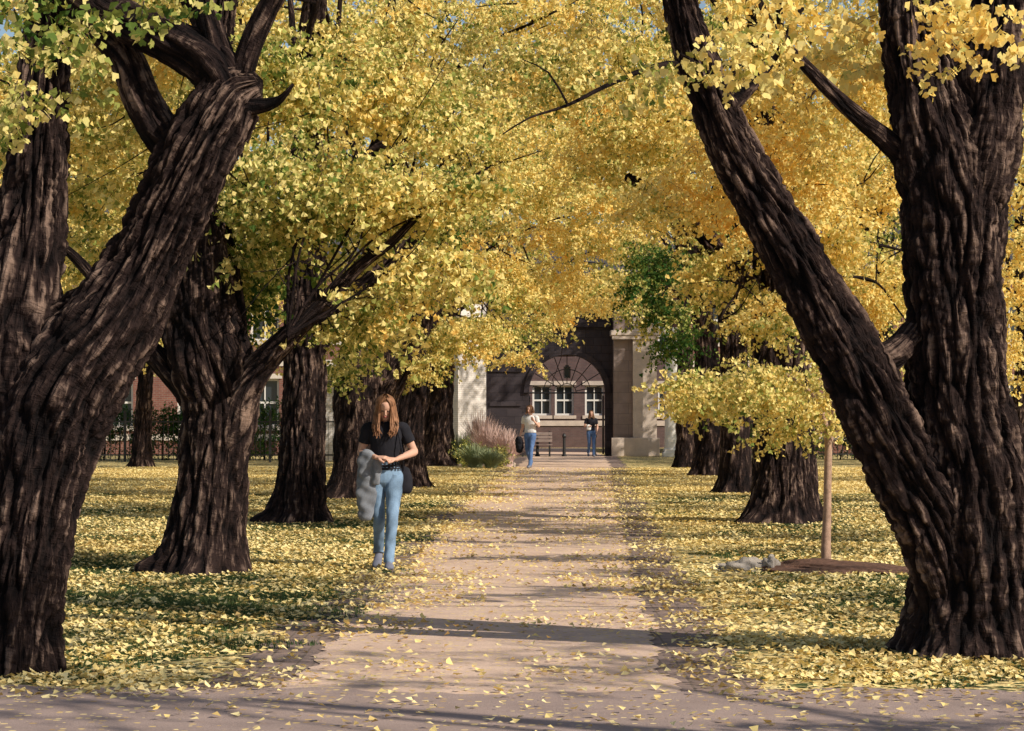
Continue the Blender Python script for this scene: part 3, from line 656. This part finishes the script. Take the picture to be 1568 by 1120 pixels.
def hedge(name,x0,x1,y,h,tint,n,sc=1.0,dep=.8):
    rs=np.random.RandomState(int(abs(x0)*10)); e=empty(name,(x0,y,0))
    pts=np.stack([rs.uniform(x0,x1,n),y+rs.uniform(-dep/2,dep/2,n),h*rs.rand(n)**.7],-1)
    scatter('foliage',C_leaf,pts,rs.uniform(0,6.28,(n,3)),rs.uniform(.6,.9,n)*sc,rs.randint(9,12,n),np.full(n,tint)+rs.normal(0,.05,n),e,(x0,y,0))
    acc=Acc()
    for k in range(int((x1-x0)/.5)): 
        x=k*.5; tube(acc,[[x,0,0,.03],[x+rs.normal(0,.1),0,h*.5,.02],[x+rs.normal(0,.2),0,h*.9,.008]],6,.3)
    acc.build('stems',M_bark,e)
hedge('hedge',-19,-4.5,83,1.7,-.1,800); hedge('hedge',7.4,22,84,1.5,-.05,700)
def tuft(name,loc,h,w,n,mat,seed):
    rs=np.random.RandomState(seed); V=[];Fc=[]
    for i in range(n):
        a=rs.rand()*6.28; r=rs.rand()*w*.25; L=h*rs.uniform(.6,1.1); sp=rs.uniform(.1,1.)*w
        px,py=r*math.cos(a),r*math.sin(a); ww=.012
        for k in range(5):
            f=k/4; x=px+sp*f**1.7*math.cos(a); y=py+sp*f**1.7*math.sin(a); z=L*(f-.35*f*f*sp/w)
            V+=[(x-ww*(1-f*.7)*math.sin(a),y+ww*(1-f*.7)*math.cos(a),z),(x+ww*(1-f*.7)*math.sin(a),y-ww*(1-f*.7)*math.cos(a),z)]
            b=len(V)
            if k: Fc.append((b-4,b-3,b-1,b-2))
    o=mesh_obj(name,V,Fc,mat); o.location=loc; return o
M_pinkgrass=simple('dry_plume_grass',(.62,.45,.40),.9,.3,6); M_sage=simple('sage_green_leaf',(.25,.29,.16),.9,.3,6)
for i,(px,py,h,w,mt) in enumerate([(712,713,1.0,.7,M_sage),(748,715,1.4,.8,M_pinkgrass),(775,716,1.2,.7,M_pinkgrass),(735,712,1.7,.9,M_pinkgrass),(698,711,.9,.6,M_sage),(728,718,.75,.7,M_sage),(752,719,.6,.6,M_sage)]):
    d=1.5*F/(py-638); tuft('ornamental_grass',((px-784)/F*d,d,0),h,w,700,mt,i)
for i,(px,py,h,tn) in enumerate([(722,716,.75,.30),(758,717,.6,.30)]):
    d=1.5*F/(py-638); c=np.array([(px-784)/F*d,d,0]); e=empty('shrub',c); rs=np.random.RandomState(70+i); n=34
    u=rs.normal(size=(n,3)); u/=np.linalg.norm(u,axis=1)[:,None]; pts=u*[h*.8,h*.7,h*.45]*(rs.rand(n,1)**.4)+[0,0,h*.5]
    scatter('foliage',C_leaf,pts,rs.uniform(0,6.28,(n,3)),rs.uniform(.4,.6,n),rs.randint(9,12,n),np.full(n,tn)+rs.normal(0,.05,n),e)
    acc=Acc()
    for k in range(7): aa=k*.9; tube(acc,[[0,0,0,.02],[.2*math.cos(aa),.2*math.sin(aa),h*.4,.012],[.45*math.cos(aa),.45*math.sin(aa),h*.75,.005]],6,.2)
    acc.build('stems',M_bark,e)
boxes('planter_kerb',[(-1.6,.1,71.2,71.4,0,.14)],M_stone,None,.02)
e=empty('park_bench',(.9,90.0,0)); boxes('seat',[(-.6,.6,-.2-.0+i*.11,-.2+i*.11+.09,.43,.46) for i in range(4)],M_stonepink,e); boxes('backrest',[(-.6,.6,.24,.27,.55+i*.13,.65+i*.13) for i in range(3)],M_stonepink,e); boxes('legs',[(x-.03,x+.03,-.2,.23,0,.428) for x in(-.5,.5)]+[(x-.03,x+.03,.272,.3,0,.95) for x in(-.5,.5)],M_iron,e)

# ------------------------------------------------------------------ people
def fabric(name,col,var=.25,sc=30,rough=.9):
    m,nt,out=newmat(name); P=N(nt,'ShaderNodeTexCoord').outputs['Object']
    n1=noise(nt,sc*.3,4,P); n2=noise(nt,sc*8,2,P); s=math_(nt,'ADD',math_(nt,'MULTIPLY',n1,.7),math_(nt,'MULTIPLY',n2,.3))
    c=ramp(nt,s,[(.3,tuple(v*(1-var) for v in col)),(.7,tuple(min(1,v*(1+var)) for v in col))]); finish(nt,out,c,rough,n1,.5,.01,.15); return m
M_skin=fabric('skin',(.60,.36,.27),.08,20,.55); M_lip=fabric('lips',(.42,.15,.13),.1,20,.5); M_eye=fabric('eye',(.05,.035,.03),.1,20,.3)
M_black=fabric('black_cotton',(.018,.018,.024)); M_denim=fabric('blue_denim',(.17,.26,.38),.55,18); M_denim2=fabric('dark_denim',(.09,.16,.33),.3,18)
M_whitecot=fabric('white_cotton',(.70,.68,.66),.1); M_shoe=fabric('grey_trainer',(.16,.17,.22),.3); M_greyjkt=fabric('grey_jacket_cloth',(.19,.205,.235),.5,14)
M_hair=fabric('auburn_hair',(.25,.125,.068),.65,60,.5); M_brownhair=fabric('brown_hair',(.16,.08,.04),.4,60,.5)
class Body:
    def __init__(s): s.V=[];s.F=[];s.L=[]
    def loft(s,label,pts,ref=(1,0,0),n=24,fold=0,seed=0,step=.015,M=None):
        C=catmull(pts,step); P=C[:,:3]; T=np.gradient(P,axis=0); T/=np.linalg.norm(T,axis=1)[:,None]+1e-9
        ref=np.array(ref,float); th=np.linspace(0,2*np.pi,n,endpoint=False); b=len(s.V)
        dist=np.concatenate([[0],np.cumsum(np.linalg.norm(np.diff(P,axis=0),axis=1))])
        vv=[]
        for i in range(len(P)):
            u=ref-T[i]*np.dot(ref,T[i]); u/=np.linalg.norm(u)+1e-9; w=np.cross(T[i],u)
            k=1+fold*(np.sin(3*th+seed+dist[i]*22)*.6+np.sin(5*th-dist[i]*37+seed)*.5+np.sin(dist[i]*60+2*th+seed)*.4)
            vv.append(P[i]+(np.cos(th)*C[i,3]*k)[:,None]*u+(np.sin(th)*C[i,4]*k)[:,None]*w)
        vv=np.vstack(vv+[P[:1],P[-1:]])
        if M is not None: vv=vv@np.array(M.to_3x3()).T+np.array(M.translation)
        s.V+=vv.tolist(); m=len(P)
        for i in range(m-1):
            for j in range(n): a=b+i*n+j; c=b+i*n+(j+1)%n; s.F.append((a,c,c+n,a+n))
        q=b+m*n
        for j in range(n): s.F.append((q,b+(j+1)%n,b+j)); s.F.append((q+1,b+(m-1)*n+j,b+(m-1)*n+(j+1)%n))
        s.L+=[label]*len(vv)
    def hand(s,w,d,nrm,side,curl=.5):
        w=np.array(w);d=np.array(d,float);d/=np.linalg.norm(d);nrm=np.array(nrm,float);nrm-=d*np.dot(nrm,d);nrm/=np.linalg.norm(nrm);sd=np.cross(d,nrm)*side
        s.loft('skin',[[*(w-d*.02),.026,.02],[*(w+d*.015),.028,.018],[*(w+d*.05),.038,.016],[*(w+d*.082),.040,.013],[*(w+d*.09),.034,.009]],sd,16)
        for o,L in zip((-.031,-.0105,.0105,.031),(.058,.072,.078,.070)):
            p=w+d*.078+sd*o; pts=[[*(p-d*.02),.0085,.0085]]; a=0
            for k,f in enumerate((.45,.32,.23)):
                a+=curl*(.7 if k==0 else 1); p=p+(d*math.cos(a)+nrm*math.sin(a)+sd*o*.8)*L*f; pts.append([*p,.0085-.001*k,.0085-.001*k])
            s.loft('skin',pts,sd,8,step=.006)
        p=w+d*.02+sd*.028; s.loft('skin',[[*(p-sd*.015),.013,.013],[*(p+sd*.018+d*.025+nrm*.01),.0115,.0115],[*(p+sd*.024+d*.05+nrm*.022),.010,.010],[*(p+sd*.018+d*.068+nrm*.032),.008,.008]],nrm,10,step=.006)
    def build(s,name,mats,voxel,parent):
        me=bpy.data.meshes.new(name+'_src'); me.from_pydata(s.V,[],s.F); o=bpy.data.objects.new(name,me); scene.collection.objects.link(o)
        r=o.modifiers.new('r','REMESH'); r.mode='VOXEL'; r.voxel_size=voxel
        sm=o.modifiers.new('s','SMOOTH'); sm.factor=.5; sm.iterations=2
        dg=bpy.context.evaluated_depsgraph_get(); nm=bpy.data.meshes.new_from_object(o.evaluated_get(dg)); nm.name=name
        o.modifiers.clear(); o.data=nm; nm.materials.clear()
        labs=list(mats.keys())
        for l in labs: nm.materials.append(mats[l])
        kd=kdtree.KDTree(len(s.V))
        for i,v in enumerate(s.V): kd.insert(v,i)
        kd.balance(); mi=[]
        for p in nm.polygons: mi.append(labs.index(s.L[kd.find(p.center)[1]]))
        nm.polygons.foreach_set('material_index',mi); nm.polygons.foreach_set('use_smooth',[True]*len(mi)); o.parent=parent
        return o
def human(name,pos,yaw,scale,mats,hairmat,hairlen,armR,armL,legR,legL,headtilt=(0,0,0),female=True,voxel=.0045,nst=150):
    """armX=(elbow,wrist,handdir,handnormal,curl); legX=(knee,ankle,toe yaw,heel lift). X=R is image-right (+x)"""
    e=empty(name,pos); e.rotation_euler=(0,0,yaw); e.scale=(scale,)*3; B=Body()
    sw=.172 if female else .195; wa=.122 if female else .145; hp=.165 if female else .158
    B.loft('jeans',[[0,.0,.80,.10,.07],[0,0,.84,.155,.105],[0,.005,.92,hp,.118],[0,0,1.0,wa+.015,.103],[0,0,1.03,wa+.008,.098]],fold=.012)
    B.loft('shirt',[[0,0,.965,wa+.030,.116],[0,0,1.0,wa+.026,.112],[0,0,1.08,wa+.012,.102],[0,-.008,1.2,wa+.026,.115],[0,-.012,1.29,wa+.038,.122],[0,0,1.36,sw-.01,.098],[0,.008,1.405,sw*.66,.072],[0,.012,1.43,.072,.06]],fold=.02,seed=2)
    B.loft('skin',[[0,.015,1.38,.058,.055],[0,.012,1.44,.052,.052],[0,0,1.50,.05,.052],[0,-.005,1.53,.045,.05]])
    for sg,(el,wr,hd,hn,cu) in ((1,armR),(-1,armL)):
        sh=np.array([sg*sw,.005,1.365]); el=np.array(el);wr=np.array(wr); mid=sh*.45+el*.55
        B.loft('shirt',[[*(sh+[-sg*.05,0,.012]),.05,.055],[*(sh+[0,0,.005]),.06,.062],[*(sh*.75+el*.25),.060,.062],[*mid,.058,.06],[*(mid+(el-sh)*.03),.054,.056]],(0,1,0),20,.03,sg)
        fo=(wr-el)
        B.loft('skin',[[*sh,.045,.045],[*mid,.042,.043],[*(el-(el-sh)*.1),.036,.037],[*el,.036,.036],[*(el+fo*.25),.038,.037],[*(el+fo*.7),.030,.028],[*wr,.025,.020]],(0,1,0),18)
        B.hand(wr,hd,hn,sg,cu)
    for sg,(kn,an,ty,lift) in ((1,legR),(-1,legL)):
        hip=np.array([sg*.088,.0,.90]); kn=np.array(kn);an=np.array(an)
        B.loft('jeans',[[*(hip+[0,0,.03]),.075,.09],[*hip,.088,.1],[*(hip*.7+kn*.3),.084,.09],[*(hip*.3+kn*.7),.066,.07],[*kn,.058,.062],[*(kn*.75+an*.25),.056,.062],[*(kn*.35+an*.65),.052,.056],[*(an+[0,0,.03]),.052,.058],[*(an+[0,0,-.01]),.054,.06]],(1,0,0),24,.045,sg*2+1)
        f=np.array([math.sin(ty),-math.cos(ty),0]); z0=an[2]; 
        hl=an-f*.055; toe=an+f*.17; hz=lift
        B.loft('shoe',[[hl[0],hl[1],hz+.038,.022,.02],[*(hl+f*.015)[:2],hz+.042,.034,.038],[*an[:2],hz*.9+.048,.038,.045],[*(an+f*.06)[:2],hz*.5+.040,.042,.037],[*(an+f*.12)[:2],hz*.12+.033,.046,.030],[*(toe-f*.01)[:2],.026,.038,.022],[*(toe+f*.01)[:2],.022,.02,.012]],(math.cos(ty),math.sin(ty),0),20)
        B.loft('shoe',[[*(an+[0,0,.02]),.035,.035],[an[0],an[1],hz+.05,.036,.04]],(1,0,0),16)
    H=Matrix.Translation((0,-.005,1.475))@Euler(headtilt).to_matrix().to_4x4()
    B.loft('skin',[[0,-.060,-.004,.018,.016],[0,-.052,.008,.036,.036],[0,-.035,.03,.050,.056],[0,-.014,.065,.063,.078],[0,0,.11,.071,.090],[0,.005,.15,.075,.095],[0,.008,.185,.066,.084],[0,.01,.21,.045,.055],[0,.01,.222,.015,.02]],M=H,n=32,step=.01)
    B.loft('skin',[[0,-.085,.125,.006,.006],[0,-.098,.105,.009,.010],[0,-.103,.088,.014,.012],[0,-.090,.080,.012,.008]],M=H,n=12,step=.006)
    for sg in (-1,1):
        B.loft('skin',[[sg*.070,.01,.075,.006,.012],[sg*.077,.012,.095,.008,.018],[sg*.077,.016,.118,.007,.018],[sg*.070,.015,.132,.004,.01]],(1,0,0),M=H,n=12,step=.008)
        B.loft('eye',[[sg*.030-.011,-.0835,.118,.003,.003],[sg*.030,-.0875,.119,.006,.005],[sg*.030+.011,-.0835,.118,.003,.003]],(0,0,1),M=H,n=10,step=.005)
    B.loft('lip',[[-.020,-.078,.054,.003,.003],[0,-.0885,.055,.008,.006],[.020,-.078,.054,.003,.003]],(0,0,1),M=H,n=10,step=.005)
    B.build('figure',mats,voxel,e)
    rs=np.random.RandomState(4); acc=Acc()
    Hm=np.array(H.to_3x3()); Ht=np.array(H.translation)
    tp=lambda p: np.array(p)@Hm.T+Ht
    nn=28; mm=14; SV=[];SF=[]
    for i in range(mm+1):
        for j in range(nn):
            ph=j/nn*2*math.pi
            c=math.cos(ph); s_=math.sin(ph); lim=1.75 if s_>-.35 else 1.75-.85*min(1,(-s_-.35)/.4)
            tt=i/mm*lim; SV.append(tp((.082*math.sin(tt)*c,.008+.102*math.sin(tt)*s_,.125+.108*math.cos(tt))).tolist())
    for i in range(mm):
        for j in range(nn): a=i*nn+j; b=i*nn+(j+1)%nn; SF.append((a,b,b+nn,a+nn))
    mesh_obj('scalp_hair',SV,SF,hairmat,e,True)
    for k in range(nst):
        ph=rs.uniform(.62,2*math.pi-.62); o=np.array([math.sin(ph),-math.cos(ph)]) # 0 = face
        q=rs.uniform(.9,1.12); L=hairlen*rs.uniform(.75,1.05)
        P0=tp((o[0]*.02,o[1]*.05+.0,.235)); P1=tp((o[0]*.070*q,.008+o[1]*.085*q,.195)); P2=tp((o[0]*.088*q,.008+o[1]*.104*q,.125))
        pts=[[*P0,.006],[*P1,.008],[*P2,.007]]
        if L>.1:
            P3=P2+np.array([o[0]*.012+rs.normal(0,.006),o[1]*.006,-.09]); P4=P2+np.array([o[0]*.018+rs.normal(0,.012),o[1]*.01-.02*(o[1]<0),-.09-(L-.1)*.6]); P5=P2+np.array([o[0]*.01+rs.normal(0,.015),o[1]*.02-.05*(o[1]<.2),-.09-(L-.1)*1.1])
            pts+=[[*P3,.007],[*P4,.006],[*P5,.002]]
        else: pts+=[[*(P2+np.array([o[0]*.002,o[1]*.002,-L])),.004]]
        tube(acc,pts,6,.03)
    acc.build('hair_strands',hairmat,e)
    return e
mw={'skin':M_skin,'shirt':M_black,'jeans':M_denim,'shoe':M_shoe,'eye':M_eye,'lip':M_lip}
W=human('walking_woman',(-1.24,23.7,.012),0,1.0,mw,M_hair,.26,
  ((.285,.03,1.14),(.11,-.19,1.07),(-1,-.35,.1),(0,.3,-1),.45),((-.245,.03,1.13),(-.07,-.20,1.09),(1,-.4,.0),(0,.3,-1),.45),
  ((.075,-.16,.49),(.045,-.20,.085),.1,0.0),((-.060,-.035,.49),(-.075,.19,.15),-.1,.07),headtilt=(.5,0,.05),nst=220)
B=Body()
B.loft('jkt',[[-.14,-.09,1.135,.04,.03],[-.15,-.10,1.12,.10,.06],[-.155,-.10,1.04,.105,.065],[-.16,-.09,.9,.105,.06],[-.175,-.08,.75,.10,.055],[-.18,-.07,.62,.085,.05],[-.185,-.07,.50,.07,.04],[-.185,-.07,.47,.04,.02]],(1,0,0),40,.13,3)
B.loft('jkt',[[-.08,-.14,1.10,.04,.03],[-.075,-.15,.98,.045,.033],[-.08,-.15,.90,.042,.033],[-.085,-.14,.84,.04,.03],[-.085,-.14,.82,.03,.02]],(1,0,0),24,.1,6)
B.loft('jkt',[[-.21,-.04,1.05,.04,.03],[-.235,-.02,.88,.045,.04],[-.24,-.02,.68,.04,.035],[-.235,-.02,.58,.03,.02]],(1,0,0),24,.1,9)
B.build('draped_jacket',{'jkt':M_greyjkt},.006,W)
B=Body()
B.loft('bag',[[.13,.15,.98,.02,.02],[.15,.16,.95,.08,.05],[.16,.16,.85,.10,.06],[.165,.16,.76,.095,.055],[.165,.16,.73,.07,.03]],(1,0,0),24,.05,1)
B.loft('bag',[[.16,.14,.95,.01,.006],[.17,.11,1.15,.012,.006],[.13,.075,1.36,.014,.006],[.105,.03,1.432,.016,.006],[.11,-.06,1.40,.014,.006],[.15,-.125,1.25,.012,.006],[.175,-.10,1.08,.012,.006],[.17,.06,.95,.01,.006]],(1,0,0),10)
B.build('shoulder_bag',{'bag':M_black},.006,W)
mm={'skin':M_skin,'shirt':M_whitecot,'jeans':M_denim2,'shoe':M_shoe,'eye':M_eye,'lip':M_lip}
Mn=human('walking_man',(.53,70.0,.012),-.5,1.06,mm,M_brownhair,.12,
  ((.27,.0,1.13),(.20,-.16,1.28),(-.5,-.4,.8),(0,1,.2),.6),((-.27,.05,1.10),(-.30,-.05,.86),(0,-.2,-1),(1,0,0),.7),
  ((.09,-.12,.49),(.08,-.16,.085),.1,0.0),((-.08,-.02,.49),(-.09,.20,.15),-.1,.07),headtilt=(.15,0,0),female=False,voxel=.008,nst=70)
B=Body(); B.loft('jkt',[[-.30,-.07,.86,.04,.04],[-.31,-.07,.80,.10,.08],[-.31,-.05,.62,.12,.09],[-.31,-.04,.45,.09,.06],[-.31,-.04,.40,.04,.03]],(1,0,0),24,.08,3); B.build('carried_jacket',{'jkt':M_black},.01,Mn)
mf={'skin':M_skin,'shirt':M_black,'jeans':M_denim2,'shoe':M_shoe,'eye':M_eye,'lip':M_lip}
Wf=human('walking_woman',(2.93,89.5,.012),.1,1.0,mf,M_brownhair,.2,
  ((.24,.04,1.10),(.20,-.12,.94),(-.1,-.6,-.7),(-1,0,0),.5),((-.25,.02,1.13),(-.14,-.17,1.13),(.8,-.4,.2),(0,.3,-1),.5),
  ((.075,-.14,.49),(.065,-.18,.085),.1,0.0),((-.075,-.02,.49),(-.08,.19,.15),-.1,.07),headtilt=(.1,0,0),voxel=.009,nst=70)
B=Body(); B.loft('bag',[[-.14,-.13,1.16,.03,.03],[-.12,-.16,1.14,.08,.05],[-.11,-.16,1.02,.085,.05],[-.11,-.16,.98,.05,.03]],(1,0,0),20,.03,1); B.build('carried_bag',{'bag':M_whitecot},.01,Wf)

# ------------------------------------------------------------------ light, camera
EL=math.radians(35); AZ=math.radians(34)  # azimuth measured from +x toward -y
S=Vector((math.cos(EL)*math.cos(AZ),-math.cos(EL)*math.sin(AZ),math.sin(EL)))
sd=bpy.data.lights.new('sun','SUN'); sd.energy=5; sd.angle=math.radians(.5); sd.color=(1,.90,.76)
so=bpy.data.objects.new('sun',sd); so.rotation_euler=(-S).to_track_quat('-Z','Y').to_euler(); so.location=(20,-20,30); link(so)
w=bpy.data.worlds.new('World'); scene.world=w; w.use_nodes=True; nt=w.node_tree
sky=nt.nodes.new('ShaderNodeTexSky'); sky.sky_type='NISHITA'; sky.sun_disc=False; sky.sun_elevation=EL; sky.sun_rotation=math.atan2(S.x,S.y)
bg=nt.nodes['Background']; bg.inputs[1].default_value=.10; nt.links.new(sky.outputs[0],bg.inputs[0])
cd=bpy.data.cameras.new('camera'); cd.lens=85; cd.sensor_width=36; cd.clip_end=1500; cd.clip_start=.1
co=bpy.data.objects.new('camera',cd); co.location=(0,0,CAMH); co.rotation_euler=(math.radians(90)+math.atan(78/F),0,0); link(co); scene.camera=co
scene.view_settings.view_transform='Standard'; scene.view_settings.look='None'; scene.view_settings.exposure=0
